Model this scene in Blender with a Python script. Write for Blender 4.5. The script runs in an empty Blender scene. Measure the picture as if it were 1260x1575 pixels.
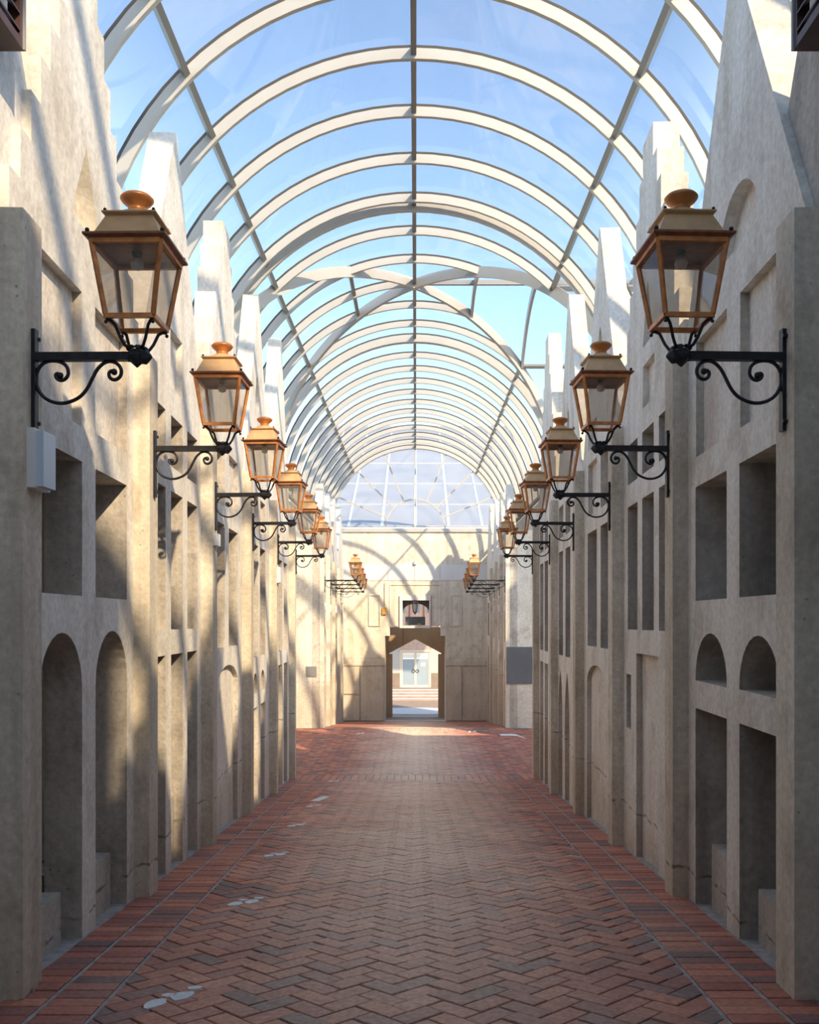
import bpy, bmesh, math, random
from mathutils import Vector, Matrix
random.seed(7)
S = 1.75                      # metres per rib spacing of the glass vault (all "units" below are rib spacings)
EYE = 3.7                     # height of the eye above the level floor of the crossing
FPX = 1385.0

# ------------------------------------------------------------------ camera, sky, sun, exposure
scn = bpy.context.scene
cam_d = bpy.data.cameras.new('camera')
cam = bpy.data.objects.new('camera', cam_d)
scn.collection.objects.link(cam)
cam.location = (0, 0, EYE)
cam.rotation_euler = (math.pi/2, 0, 0)
cam_d.sensor_fit = 'VERTICAL'
cam_d.sensor_height = 36.0
cam_d.lens = 36.0*FPX/1575.0
cam_d.shift_x = (630-640)/1575.0
cam_d.shift_y = (955-787.5)/1575.0
cam_d.clip_end = 500
scn.camera = cam

SUN_DIR = Vector((-0.68, 1.0, -0.76)).normalized()
world = bpy.data.worlds.new('world'); scn.world = world
world.use_nodes = True
wn = world.node_tree.nodes; wl = world.node_tree.links
wn.clear()
sky = wn.new('ShaderNodeTexSky'); sky.sky_type = 'NISHITA'; sky.sun_disc = False
sky.sun_elevation = math.asin(-SUN_DIR.z)
sky.sun_rotation = math.atan2(-SUN_DIR.x, -SUN_DIR.y)
sky.altitude = 2500; sky.air_density = 1.0; sky.dust_density = 3.0; sky.ozone_density = 1.2
bg = wn.new('ShaderNodeBackground'); bg.inputs[1].default_value = 0.26
out = wn.new('ShaderNodeOutputWorld')
tint = wn.new('ShaderNodeMix'); tint.data_type = 'RGBA'; tint.blend_type = 'MULTIPLY'; tint.inputs[0].default_value = 1.0; tint.inputs[7].default_value = (1.0, 0.965, 0.90, 1)
wl.new(sky.outputs[0], tint.inputs[6]); wl.new(tint.outputs[2], bg.inputs[0]); wl.new(bg.outputs[0], out.inputs[0])

sd = bpy.data.lights.new('sun', 'SUN'); sd.energy = 3.5; sd.angle = math.radians(0.9); sd.color = (1.0, 0.79, 0.545)
sun = bpy.data.objects.new('sun', sd); scn.collection.objects.link(sun)
sun.rotation_euler = SUN_DIR.to_track_quat('-Z', 'Y').to_euler()
sun.location = (12, -20, 20)

scn.view_settings.view_transform = 'Standard'
scn.view_settings.look = 'None'
scn.view_settings.exposure = 0.95
scn.view_settings.gamma = 1.0
scn.view_settings.use_curve_mapping = False

COL = scn.collection

# ------------------------------------------------------------------ materials
def nt(name):
    m = bpy.data.materials.new(name); m.use_nodes = True
    n = m.node_tree.nodes; l = m.node_tree.links
    return m, n, l, n['Principled BSDF']

def plain(name, col, rough=0.6, metal=0.0, noise=0.0, scale=12.0, bump=0.0):
    m, n, l, p = nt(name)
    p.inputs['Base Color'].default_value = (*col, 1); p.inputs['Roughness'].default_value = rough
    p.inputs['Metallic'].default_value = metal
    if noise > 0 or bump > 0:
        g = n.new('ShaderNodeTexCoord'); t = n.new('ShaderNodeTexNoise'); t.inputs['Scale'].default_value = scale
        t.inputs['Detail'].default_value = 6
        l.new(g.outputs['Object'], t.inputs['Vector'])
        if noise > 0:
            r = n.new('ShaderNodeValToRGB')
            r.color_ramp.elements[0].position = 0.3; r.color_ramp.elements[1].position = 0.72
            r.color_ramp.elements[0].color = (*[c*(1-noise) for c in col], 1)
            r.color_ramp.elements[1].color = (*[min(1, c*(1+noise)) for c in col], 1)
            l.new(t.outputs[0], r.inputs[0]); l.new(r.outputs[0], p.inputs['Base Color'])
        if bump > 0:
            b = n.new('ShaderNodeBump'); b.inputs['Strength'].default_value = bump; b.inputs['Distance'].default_value = 0.02
            l.new(t.outputs[0], b.inputs['Height']); l.new(b.outputs[0], p.inputs['Normal'])
    return m

SEAM = EYE-1.2*S
def concrete(name, light, mid, dark, stain, pits=0.55, streak=0.5, bump=0.35):
    m, n, l, p = nt(name)
    p.inputs['Roughness'].default_value = 0.88
    g = n.new('ShaderNodeNewGeometry')
    def noise(scale, detail, sx=1, sy=1, sz=1, off=0):
        mp = n.new('ShaderNodeMapping'); mp.inputs['Scale'].default_value = (sx, sy, sz); mp.inputs['Location'].default_value = (off, off, off)
        l.new(g.outputs['Position'], mp.inputs['Vector'])
        t = n.new('ShaderNodeTexNoise'); t.inputs['Scale'].default_value = scale; t.inputs['Detail'].default_value = detail
        t.inputs['Roughness'].default_value = 0.62
        l.new(mp.outputs[0], t.inputs['Vector']); return t
    def ramp(src, stops):
        r = n.new('ShaderNodeValToRGB'); e = r.color_ramp.elements
        e[0].position, e[0].color = stops[0][0], (*stops[0][1], 1); e[1].position, e[1].color = stops[-1][0], (*stops[-1][1], 1)
        for s in stops[1:-1]:
            x = e.new(s[0]); x.color = (*s[1], 1)
        l.new(src, r.inputs[0]); return r
    def mix(a, b, fac, mode='MIX'):
        x = n.new('ShaderNodeMix'); x.data_type = 'RGBA'; x.blend_type = mode
        if isinstance(fac, float): x.inputs[0].default_value = fac
        else: l.new(fac, x.inputs[0])
        l.new(a, x.inputs[6])
        if isinstance(b, tuple): x.inputs[7].default_value = (*b, 1)
        else: l.new(b, x.inputs[7])
        return x.outputs[2]
    big = noise(0.9, 5)
    base = ramp(big.outputs[0], [(0.28, dark), (0.5, mid), (0.68, light)]).outputs[0]
    st = noise(1.0, 6, 3.2, 3.2, 0.16, 5)
    stf = ramp(st.outputs[0], [(0.46, (0, 0, 0)), (0.68, (streak*1.25,)*3)])
    c = mix(base, stain, stf.outputs[0])
    # grime that settles near the foot of the walls (splash zone with a ragged edge)
    blot = noise(2.6, 7, 1, 1, 0.7, 11)
    bf = ramp(blot.outputs[0], [(0.53, (0, 0, 0)), (0.63, (0.40,)*3)])
    c = mix(c, tuple(x*0.78 for x in stain), bf.outputs[0])
    # cold joint between two pours with a crumbly edge, rust-brown stain below it
    sz = n.new('ShaderNodeSeparateXYZ'); l.new(g.outputs['Position'], sz.inputs[0])
    wob = noise(3.5, 6, 1, 1, 1, 21)
    zz = n.new('ShaderNodeMath'); zz.operation = 'MULTIPLY_ADD'; zz.inputs[1].default_value = 0.16; l.new(wob.outputs[0], zz.inputs[0]); l.new(sz.outputs[2], zz.inputs[2])
    lowr = n.new('ShaderNodeMapRange'); lowr.inputs[1].default_value = SEAM+0.10; lowr.inputs[2].default_value = SEAM-0.25; lowr.inputs[3].default_value = 0.0; lowr.inputs[4].default_value = 0.30
    l.new(zz.outputs[0], lowr.inputs[0])
    c = mix(c, (0.40, 0.29, 0.19), lowr.outputs[0])
    d1 = n.new('ShaderNodeMath'); d1.operation = 'SUBTRACT'; d1.inputs[1].default_value = SEAM+0.08; l.new(zz.outputs[0], d1.inputs[0])
    d2 = n.new('ShaderNodeMath'); d2.operation = 'ABSOLUTE'; l.new(d1.outputs[0], d2.inputs[0])
    sm = ramp(d2.outputs[0], [(0.006, (0.75,)*3), (0.016, (0, 0, 0))])
    brk = noise(5, 3, off=31); bk = ramp(brk.outputs[0], [(0.42, (0, 0, 0)), (0.55, (1, 1, 1))])
    c = mix(c, (0.12, 0.08, 0.05), mix(sm.outputs[0], bk.outputs[0], 1.0, 'MULTIPLY'))
    fine = noise(22, 4)
    ff = ramp(fine.outputs[0], [(0.3, (0.80, 0.79, 0.77)), (0.7, (1.10, 1.08, 1.04))])
    c = mix(c, ff.outputs[0], 1.0, 'MULTIPLY')
    vo = n.new('ShaderNodeTexVoronoi'); vo.inputs['Scale'].default_value = 13
    l.new(g.outputs['Position'], vo.inputs['Vector'])
    pf = ramp(vo.outputs['Distance'], [(0.07, (pits,)*3), (0.14, (0, 0, 0))])
    sel = noise(2.0, 2, off=3); sf = ramp(sel.outputs[0], [(0.48, (0, 0, 0)), (0.6, (1, 1, 1))])
    pm = mix(pf.outputs[0], sf.outputs[0], 1.0, 'MULTIPLY')
    c = mix(c, tuple(x*0.45 for x in dark), pm)
    l.new(c, p.inputs['Base Color'])
    b = n.new('ShaderNodeBump'); b.inputs['Strength'].default_value = bump; b.inputs['Distance'].default_value = 0.02
    hm = noise(9, 8); l.new(hm.outputs[0], b.inputs['Height']); l.new(b.outputs[0], p.inputs['Normal'])
    return m

def brick_mat():
    m, n, l, p = nt('paving brick')
    p.inputs['Roughness'].default_value = 0.72
    g = n.new('ShaderNodeNewGeometry'); oi = n.new('ShaderNodeObjectInfo')
    ad = n.new('ShaderNodeMath'); ad.operation = 'ADD'; l.new(g.outputs['Random Per Island'], ad.inputs[0]); l.new(oi.outputs['Random'], ad.inputs[1])
    fr = n.new('ShaderNodeMath'); fr.operation = 'FRACT'; l.new(ad.outputs[0], fr.inputs[0])
    r = n.new('ShaderNodeValToRGB'); r.color_ramp.interpolation = 'CONSTANT'
    cols = [(0.0, (0.47, 0.150, 0.090)), (0.16, (0.38, 0.120, 0.080)), (0.32, (0.54, 0.185, 0.105)), (0.48, (0.32, 0.115, 0.085)),
            (0.60, (0.44, 0.165, 0.105)), (0.74, (0.26, 0.12, 0.105)), (0.84, (0.58, 0.215, 0.125)), (0.93, (0.19, 0.115, 0.10))]
    e = r.color_ramp.elements
    e[0].position, e[0].color = cols[0][0], (*cols[0][1], 1); e[1].position, e[1].color = cols[1][0], (*cols[1][1], 1)
    for s in cols[2:]:
        x = e.new(s[0]); x.color = (*s[1], 1)
    l.new(fr.outputs[0], r.inputs[0])
    # worn, dusty lane down the middle where people walk
    sx = n.new('ShaderNodeSeparateXYZ'); l.new(g.outputs['Position'], sx.inputs[0])
    nz = n.new('ShaderNodeTexNoise'); nz.inputs['Scale'].default_value = 0.8; nz.inputs['Detail'].default_value = 5
    l.new(g.outputs['Position'], nz.inputs['Vector'])
    ab = n.new('ShaderNodeMath'); ab.operation = 'ABSOLUTE'; l.new(sx.outputs[0], ab.inputs[0])
    nm = n.new('ShaderNodeMath'); nm.operation = 'MULTIPLY_ADD'; nm.inputs[1].default_value = 1.6; l.new(nz.outputs[0], nm.inputs[0]); l.new(ab.outputs[0], nm.inputs[2])
    rr = n.new('ShaderNodeValToRGB'); rr.color_ramp.elements[0].position = 0.9; rr.color_ramp.elements[0].color = (0.52,)*3 + (1,)
    rr.color_ramp.elements[1].position = 2.6; rr.color_ramp.elements[1].color = (0.0,)*3 + (1,)
    mr = n.new('ShaderNodeMapRange'); mr.inputs[1].default_value = 0.9; mr.inputs[2].default_value = 2.8; mr.inputs[3].default_value = 0.90; mr.inputs[4].default_value = 0.04
    l.new(nm.outputs[0], mr.inputs[0])
    n.remove(rr)
    mx = n.new('ShaderNodeMix'); mx.data_type = 'RGBA'; wy = n.new('ShaderNodeMapRange'); wy.inputs[1].default_value = 4.5; wy.inputs[2].default_value = 10.0; wy.inputs[3].default_value = 0.50; wy.inputs[4].default_value = 0.95   # dust lane thins near the camera; the dimmer near floor is painted in
    l.new(sx.outputs[1], wy.inputs[0])
    wm = n.new('ShaderNodeMath'); wm.operation = 'MULTIPLY'; l.new(mr.outputs[0], wm.inputs[0]); l.new(wy.outputs[0], wm.inputs[1])
    l.new(wm.outputs[0], mx.inputs[0]); l.new(r.outputs[0], mx.inputs[6]); mx.inputs[7].default_value = (0.95, 0.71, 0.52, 1)
    f = n.new('ShaderNodeTexNoise'); f.inputs['Scale'].default_value = 30; f.inputs['Detail'].default_value = 5; l.new(g.outputs['Position'], f.inputs['Vector'])
    fr2 = n.new('ShaderNodeValToRGB'); fr2.color_ramp.elements[0].position = 0.3; fr2.color_ramp.elements[0].color = (0.72,)*3+(1,); fr2.color_ramp.elements[1].position = 0.7; fr2.color_ramp.elements[1].color = (1.12,)*3+(1,)
    l.new(f.outputs[0], fr2.inputs[0])
    m2 = n.new('ShaderNodeMix'); m2.data_type = 'RGBA'; m2.blend_type = 'MULTIPLY'; m2.inputs[0].default_value = 1
    l.new(mx.outputs[2], m2.inputs[6]); l.new(fr2.outputs[0], m2.inputs[7]); l.new(m2.outputs[2], p.inputs['Base Color'])
    b = n.new('ShaderNodeBump'); b.inputs['Strength'].default_value = 0.25; b.inputs['Distance'].default_value = 0.01
    l.new(f.outputs[0], b.inputs['Height']); l.new(b.outputs[0], p.inputs['Normal'])
    return m

def thin_glass(name, tint, dust=0.04, dustcol=(0.8, 0.85, 0.9), gloss=0.8, rough=0.03):
    m = bpy.data.materials.new(name); m.use_nodes = True
    n = m.node_tree.nodes; l = m.node_tree.links; n.clear()
    o = n.new('ShaderNodeOutputMaterial')
    tr = n.new('ShaderNodeBsdfTransparent'); tr.inputs[0].default_value = (*tint, 1)
    gl = n.new('ShaderNodeBsdfGlossy'); gl.inputs['Roughness'].default_value = rough
    df = n.new('ShaderNodeBsdfDiffuse'); df.inputs[0].default_value = (*dustcol, 1)
    fz = n.new('ShaderNodeLayerWeight'); fz.inputs[0].default_value = 0.22
    mu = n.new('ShaderNodeMath'); mu.operation = 'MULTIPLY'; mu.inputs[1].default_value = gloss; l.new(fz.outputs['Fresnel'], mu.inputs[0])
    m1 = n.new('ShaderNodeMixShader'); l.new(mu.outputs[0], m1.inputs[0]); l.new(tr.outputs[0], m1.inputs[1]); l.new(gl.outputs[0], m1.inputs[2])
    m2 = n.new('ShaderNodeMixShader'); l.new(m1.outputs[0], m2.inputs[1]); l.new(df.outputs[0], m2.inputs[2])
    g = n.new('ShaderNodeNewGeometry'); t = n.new('ShaderNodeTexNoise'); t.inputs['Scale'].default_value = 1.3; t.inputs['Detail'].default_value = 6
    l.new(g.outputs['Position'], t.inputs['Vector'])
    mr = n.new('ShaderNodeMapRange'); mr.inputs[1].default_value = 0.35; mr.inputs[2].default_value = 0.7; mr.inputs[3].default_value = dust*0.4; mr.inputs[4].default_value = dust*1.6
    l.new(t.outputs[0], mr.inputs[0]); l.new(mr.outputs[0], m2.inputs[0])
    l.new(m2.outputs[0], o.inputs[0])
    return m

M = {}
M['panel'] = concrete('plastered concrete', (0.86, 0.83, 0.775), (0.80, 0.765, 0.70), (0.70, 0.66, 0.59), (0.56, 0.49, 0.39), pits=0.3, streak=0.42)
M['pillar'] = concrete('cast concrete', (0.77, 0.70, 0.58), (0.69, 0.62, 0.505), (0.57, 0.505, 0.405), (0.42, 0.34, 0.25), pits=0.85, streak=0.5)
M['infill'] = concrete('rendered infill', (0.86, 0.82, 0.755), (0.80, 0.75, 0.675), (0.68, 0.62, 0.54), (0.54, 0.45, 0.35), pits=0.3, streak=0.5, bump=0.6)
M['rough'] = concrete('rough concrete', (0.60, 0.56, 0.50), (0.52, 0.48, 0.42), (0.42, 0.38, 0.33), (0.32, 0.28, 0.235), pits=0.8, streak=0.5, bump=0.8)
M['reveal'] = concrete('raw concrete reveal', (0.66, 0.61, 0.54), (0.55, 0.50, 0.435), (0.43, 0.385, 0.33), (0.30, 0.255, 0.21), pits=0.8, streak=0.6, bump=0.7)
M['endwall'] = concrete('end wall concrete', (0.85, 0.80, 0.70), (0.79, 0.735, 0.63), (0.69, 0.63, 0.52), (0.56, 0.48, 0.365), pits=0.3, streak=0.45)
M['band'] = plain('smooth white panel', (0.72, 0.71, 0.68), 0.6, noise=0.04, scale=1.5)
M['brick'] = brick_mat()
M['mortar'] = plain('mortar bed', (0.36, 0.33, 0.30), 0.95, noise=0.25, scale=14, bump=0.3)
M['white_steel'] = plain('white painted steel', (0.46, 0.445, 0.415), 0.42, noise=0.03, scale=3)
M['grey_steel'] = plain('grey aluminium', (0.24, 0.24, 0.235), 0.5, 0.1, noise=0.05, scale=4)
M['gasket'] = plain('dark gasket', (0.014, 0.010, 0.008), 0.7, noise=0.2, scale=9)
M['vault_glass'] = thin_glass('roof glass', (0.93, 0.945, 0.925), dust=0.03, gloss=0.10)
M['fan_glass'] = thin_glass('fan window glass', (0.94, 0.97, 1.0), dust=0.06, gloss=0.12)
M['lamp_glass'] = thin_glass('lantern glass', (0.80, 0.77, 0.73), dust=0.16, dustcol=(0.62, 0.56, 0.47), gloss=0.35)
M['copper'] = plain('bright copper frame', (0.60, 0.235, 0.075), 0.42, 0.35, noise=0.28, scale=16)
M['roof_copper'] = plain('weathered copper roof', (0.62, 0.385, 0.185), 0.5, 0.15, noise=0.16, scale=9)
M['cap_copper'] = plain('burnished copper cap', (0.52, 0.20, 0.06), 0.40, 0.35, noise=0.2, scale=10)
M['eave'] = plain('tarnished copper eave', (0.26, 0.10, 0.045), 0.45, 0.3, noise=0.35, scale=18)
M['iron'] = plain('black wrought iron', (0.022, 0.022, 0.026), 0.45, 0.3, noise=0.3, scale=25)
M['bulb'] = plain('frosted bulb', (0.75, 0.72, 0.66), 0.3)
M['paint_white'] = plain('white road paint', (0.74, 0.74, 0.71), 0.8, noise=0.12, scale=30)
M['plastic'] = plain('white plastic', (0.76, 0.75, 0.72), 0.4)
M['plastic_clear'] = plain('clear diffuser', (0.55, 0.63, 0.70), 0.2)
M['shutter'] = plain('brown painted timber', (0.075, 0.036, 0.030), 0.5, noise=0.25, scale=8)
M['shutter_trim'] = plain('grey trim', (0.32, 0.31, 0.30), 0.4)
M['plaque'] = plain('grey metal plaque', (0.13, 0.135, 0.14), 0.5, 0.0, noise=0.12, scale=2)
M['plaque_light'] = plain('pale grey plaque', (0.21, 0.205, 0.20), 0.5, noise=0.06, scale=2)
M['orange'] = plain('ochre box', (0.55, 0.28, 0.05), 0.5, noise=0.08, scale=6)
M['ochre'] = plain('olive ochre paint', (0.47, 0.32, 0.195), 0.75, noise=0.10, scale=1.2)
M['white_wall'] = plain('white stucco', (0.45, 0.435, 0.40), 0.8, noise=0.04, scale=2)
M['brown_wall'] = plain('brown dado paint', (0.24, 0.185, 0.14), 0.8, noise=0.1, scale=2)
M['pink_wall'] = plain('pink stucco', (0.66, 0.47, 0.39), 0.8, noise=0.06, scale=2)
M['blue_pane'] = plain('blue window pane', (0.30, 0.40, 0.50), 0.12)
M['door_pane'] = plain('frosted door pane', (0.30, 0.37, 0.41), 0.18, noise=0.04, scale=1)
M['beige_steel'] = plain('beige door frame', (0.60, 0.53, 0.45), 0.5)
M['dark_grey'] = plain('dark grey paint', (0.10, 0.10, 0.105), 0.6, noise=0.15, scale=3)
M['courtyard'] = plain('buff paving', (0.36, 0.275, 0.22), 0.85, noise=0.12, scale=2)
M['stone_white'] = plain('white stone', (0.72, 0.71, 0.68), 0.7, noise=0.05, scale=3)
M['roof_reflection'] = plain('pinkish roof reflection', (0.48, 0.35, 0.29), 0.8, noise=0.12, scale=5)
M['milky_glass'] = plain('milky glazing', (0.32, 0.34, 0.365), 0.35, noise=0.05, scale=0.6)
M['roof_bar'] = plain('pale roof bar', (0.50, 0.50, 0.49), 0.7)
M['rust'] = plain('rust red pipe', (0.36, 0.15, 0.09), 0.6)

# ------------------------------------------------------------------ object helpers
def tag(o, label=None, cat=None, group=None, kind=None):
    if label: o['label'] = label
    if cat: o['category'] = cat
    if group: o['group'] = group
    if kind: o['kind'] = kind
    return o

def empty(name, loc=(0, 0, 0), rz=0.0, parent=None):
    o = bpy.data.objects.new(name, None); COL.objects.link(o)
    o.location = loc; o.rotation_euler = (0, 0, rz); o.empty_display_size = 0.1
    if parent: o.parent = parent
    return o

class MB:
    def __init__(self): self.v = []; self.f = []
    def add(self, vs, fs):
        k = len(self.v); self.v += [tuple(x) for x in vs]; self.f += [tuple(i+k for i in f) for f in fs]; return self
    def box(self, a, b, taper=None):
        (x0, y0, z0), (x1, y1, z1) = a, b
        return self.add([(x0,y0,z0),(x1,y0,z0),(x1,y1,z0),(x0,y1,z0),(x0,y0,z1),(x1,y0,z1),(x1,y1,z1),(x0,y1,z1)],
                        [(0,3,2,1),(4,5,6,7),(0,1,5,4),(1,2,6,5),(2,3,7,6),(3,0,4,7)])
    def frustum(self, z0, h0, z1, h1, cx=0, cy=0):
        return self.add([(cx-h0,cy-h0,z0),(cx+h0,cy-h0,z0),(cx+h0,cy+h0,z0),(cx-h0,cy+h0,z0),(cx-h1,cy-h1,z1),(cx+h1,cy-h1,z1),(cx+h1,cy+h1,z1),(cx-h1,cy+h1,z1)],
                        [(0,3,2,1),(4,5,6,7),(0,1,5,4),(1,2,6,5),(2,3,7,6),(3,0,4,7)])
    def bar(self, a, b, w, up=(0, 0, 1), h=None):
        a = Vector(a); b = Vector(b); d = (b-a).normalized(); u = Vector(up)
        if abs(d.dot(u)) > 0.98: u = Vector((1, 0, 0))
        s = d.cross(u).normalized(); u = s.cross(d).normalized(); h = w if h is None else h
        vs = []
        for p in (a, b):
            for (i, j) in ((-1,-1),(1,-1),(1,1),(-1,1)): vs.append(p+s*i*w/2+u*j*h/2)
        return self.add(vs, [(0,1,2,3),(7,6,5,4),(0,4,5,1),(1,5,6,2),(2,6,7,3),(3,7,4,0)])
    def tube(self, pts, r, n=8, cap=True):
        pts = [Vector(p) for p in pts]; k0 = len(self.v); N = len(pts)
        ref = Vector((0, 1, 0)); rings = []
        for i, p in enumerate(pts):
            t = (pts[min(i+1, N-1)]-pts[max(i-1, 0)]).normalized()
            if abs(t.dot(ref)) > 0.95: ref = Vector((1, 0, 0))
            s = t.cross(ref).normalized(); u = s.cross(t).normalized()
            rr = r[i] if isinstance(r, (list, tuple)) else r
            rings.append([p+s*math.cos(2*math.pi*j/n)*rr+u*math.sin(2*math.pi*j/n)*rr for j in range(n)])
        vs = [q for ring in rings for q in ring]; fs = []
        for i in range(N-1):
            for j in range(n):
                fs.append((i*n+j, i*n+(j+1) % n, (i+1)*n+(j+1) % n, (i+1)*n+j))
        if cap: fs.append(tuple(range(n-1, -1, -1))); fs.append(tuple((N-1)*n+j for j in range(n)))
        return self.add(vs, fs)
    def lathe(self, prof, n=20, c=(0, 0, 0)):
        vs = []; fs = []
        for (r, z) in prof:
            for j in range(n):
                a = 2*math.pi*j/n; vs.append((c[0]+r*math.cos(a), c[1]+r*math.sin(a), c[2]+z))
        for i in range(len(prof)-1):
            for j in range(n): fs.append((i*n+j, i*n+(j+1) % n, (i+1)*n+(j+1) % n, (i+1)*n+j))
        fs.append(tuple(range(n-1, -1, -1))); fs.append(tuple((len(prof)-1)*n+j for j in range(n)))
        return self.add(vs, fs)
    def ball(self, c, r, n=8, m=5):
        return self.lathe([(r*math.sin(math.pi*(i+0.08)/(m+0.16)), -r*math.cos(math.pi*(i+0.08)/(m+0.16))) for i in range(m+1)], n, c)
    def mesh(self, name, smooth=False):
        me = bpy.data.meshes.new(name); me.from_pydata(self.v, [], self.f); me.validate(); me.update()
        if smooth:
            for p in me.polygons: p.use_smooth = True
        return me
    def build(self, name, mat, parent=None, smooth=False):
        me = self.mesh(name, smooth); me.materials.append(mat)
        o = bpy.data.objects.new(name, me); COL.objects.link(o)
        if parent: o.parent = parent
        return o

def poly_mesh(name, loops, t0, t1, mat, mtx):
    """Flat slab with holes: loops of (u, v) in metres, extruded from t0 to t1 along the local normal, moved by mtx."""
    cu = bpy.data.curves.new(name, 'CURVE'); cu.dimensions = '2D'; cu.fill_mode = 'BOTH'; cu.extrude = abs(t1-t0)/2
    for lp in loops:
        sp = cu.splines.new('POLY'); sp.points.add(len(lp)-1)
        for i, (x, y) in enumerate(lp): sp.points[i].co = (x, y, 0, 1)
        sp.use_cyclic_u = True
    tmp = bpy.data.objects.new('tmp', cu); COL.objects.link(tmp)
    dg = bpy.context.evaluated_depsgraph_get(); dg.update()
    me = bpy.data.meshes.new_from_object(tmp.evaluated_get(dg))
    bpy.data.objects.remove(tmp); bpy.data.curves.remove(cu)
    me.name = name; me.transform(Matrix.Translation((0, 0, (t0+t1)/2))); me.transform(mtx)
    me.materials.clear(); me.materials.append(mat)
    bm = bmesh.new(); bm.from_mesh(me); bmesh.ops.remove_doubles(bm, verts=bm.verts, dist=1e-4); bmesh.ops.recalc_face_normals(bm, faces=bm.faces); bm.to_mesh(me); bm.free()
    for p in me.polygons: p.use_smooth = False
    return me

def poly_obj(name, loops, t0, t1, mat, mtx, parent=None):
    o = bpy.data.objects.new(name, poly_mesh(name, loops, t0, t1, mat, mtx)); COL.objects.link(o)
    if parent: o.parent = parent
    return o

# ------------------------------------------------------------------ plan of the passage (units of S, distances D from the camera)
K = 0.0385
AX = {-1: 1.236, 1: 1.189}
def wall_x(side, D, off=0.0): return side*(AX[side]+K*(D-2.83)+off)*S      # metres
CXM = -0.0235*S                                                            # centre line of passage and vault
F0, FK = 0.92, 0.098
D_FLAT0, D_FLAT1, D_END = 12.04, 17.65, 28.8
def floor_rel(D):
    if D < D_FLAT0: return -(F0+FK*D)
    if D < D_FLAT1: return -2.1
    if D < D_END: return -2.1-1.123*(D-D_FLAT1)/(D_END-D_FLAT1)
    return -3.223
def fz(y): return EYE+S*floor_rel(y/S)

def wall_matrix(side, off):
    """local x along the passage, local y up, local z towards +X; local origin at the camera's distance"""
    n = math.hypot(1, K)
    x0 = side*(AX[side]-K*2.83+off)*S
    ex = Vector((side*K, 1, 0))/n; ey = Vector((0, 0, 1)); ez = Vector((1, -side*K, 0))/n
    m = Matrix.Identity(4)
    for i in range(3): m[i][0] = ex[i]; m[i][1] = ey[i]; m[i][2] = ez[i]
    m[0][3] = x0; m[1][3] = 0; m[2][3] = EYE
    return m
WN = math.hypot(1, K)
def sc(loop): return [(d*S*WN, z*S) for d, z in loop]

# ================================================================== FLOOR
floor = empty('floor', (0, 0, 0)); tag(floor, 'herringbone red brick paving running down the covered passage', 'floor', kind='structure')
mb = MB()
ys = [-2.3*S, 0, D_FLAT0*S, D_FLAT1*S, D_END*S]
for i in range(4):
    y0, y1 = ys[i], ys[i+1]; w = 2.99*S if i != 2 else 7.5*S
    z0, z1 = fz(y0), fz(y1)
    if i == 2: z0 = z1 = EYE-2.1*S
    t = 0.25
    mb.add([(-w,y0,z0-t),(w,y0,z0-t),(w,y1,z1-t),(-w,y1,z1-t),(-w,y0,z0),(w,y0,z0),(w,y1,z1),(-w,y1,z1)],
           [(0,3,2,1),(4,5,6,7),(0,1,5,4),(1,2,6,5),(2,3,7,6),(3,0,4,7)])
mb.build('mortar_bed', M['mortar'], floor)

BL, BW, GAP, BH = 0.272, 0.136, 0.012, 0.010
def inner_line(side, y): return wall_x(side, y/S, -0.265)
def mid_line(side, y): return wall_x(side, y/S, -0.082)
def clip(poly, fn):
    out = []
    for i in range(len(poly)):
        a, b = poly[i], poly[(i+1) % len(poly)]; fa, fb = fn(a), fn(b)
        if fa >= 0: out.append(a)
        if (fa >= 0) != (fb >= 0):
            t = fa/(fa-fb); out.append((a[0]+(b[0]-a[0])*t, a[1]+(b[1]-a[1])*t))
    return out
def area(p): return 0.5*abs(sum(p[i][0]*p[(i+1) % len(p)][1]-p[(i+1) % len(p)][0]*p[i][1] for i in range(len(p))))
bricks = []      # (polygon, whole, kind, centre, angle)
def put(poly, kind, c, ang, fns):
    whole = True; p = poly
    for fn in fns:
        if any(fn(q) < 0 for q in p): whole = False
        p = clip(p, fn)
        if len(p) < 3: return
    if area(p) < 0.0035: return
    bricks.append((p, whole, kind, c, ang))
Y_BAND0, Y_BAND1 = 11.62*S, 12.25*S
Y_CROSS1 = 17.30*S
r2 = math.sqrt(0.5)
N = 330
def rect(cx, cy, l, w, ang):
    ca, sa = math.cos(ang), math.sin(ang)
    return [(cx+ca*x-sa*y, cy+sa*x+ca*y) for x, y in ((-l/2,-w/2),(l/2,-w/2),(l/2,w/2),(-l/2,w/2))]
for a in range(0, 400):
    for b in range(-60, 60):
        ox, oy = a+2*b, a-2*b
        for (kind, cu, cv) in (('H', ox+1, oy+0.5), ('V', ox+2.5, oy)):
            u, v = cu*BW, cv*BW
            x, y = (u-v)*r2+CXM, (u+v)*r2+3.6
            if y < 3.7 or y > Y_CROSS1: continue
            ang = math.pi/4 if kind == 'H' else math.pi*3/4
            poly = rect(x, y, BL-GAP, BW-GAP, ang)
            if y < Y_BAND0+0.3:
                if abs(x-CXM) > 3.2: continue
                fns = [lambda q: q[0]-inner_line(-1, q[1])-0.012, lambda q: inner_line(1, q[1])-0.012-q[0], lambda q: Y_BAND0-0.012-q[1]]
            else:
                if abs(x) > 3.4*S: continue
                fns = [lambda q: q[1]-Y_BAND1-0.012, lambda q: Y_CROSS1-q[1]]
            put(poly, 'B', (x, y), ang, fns)
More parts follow.
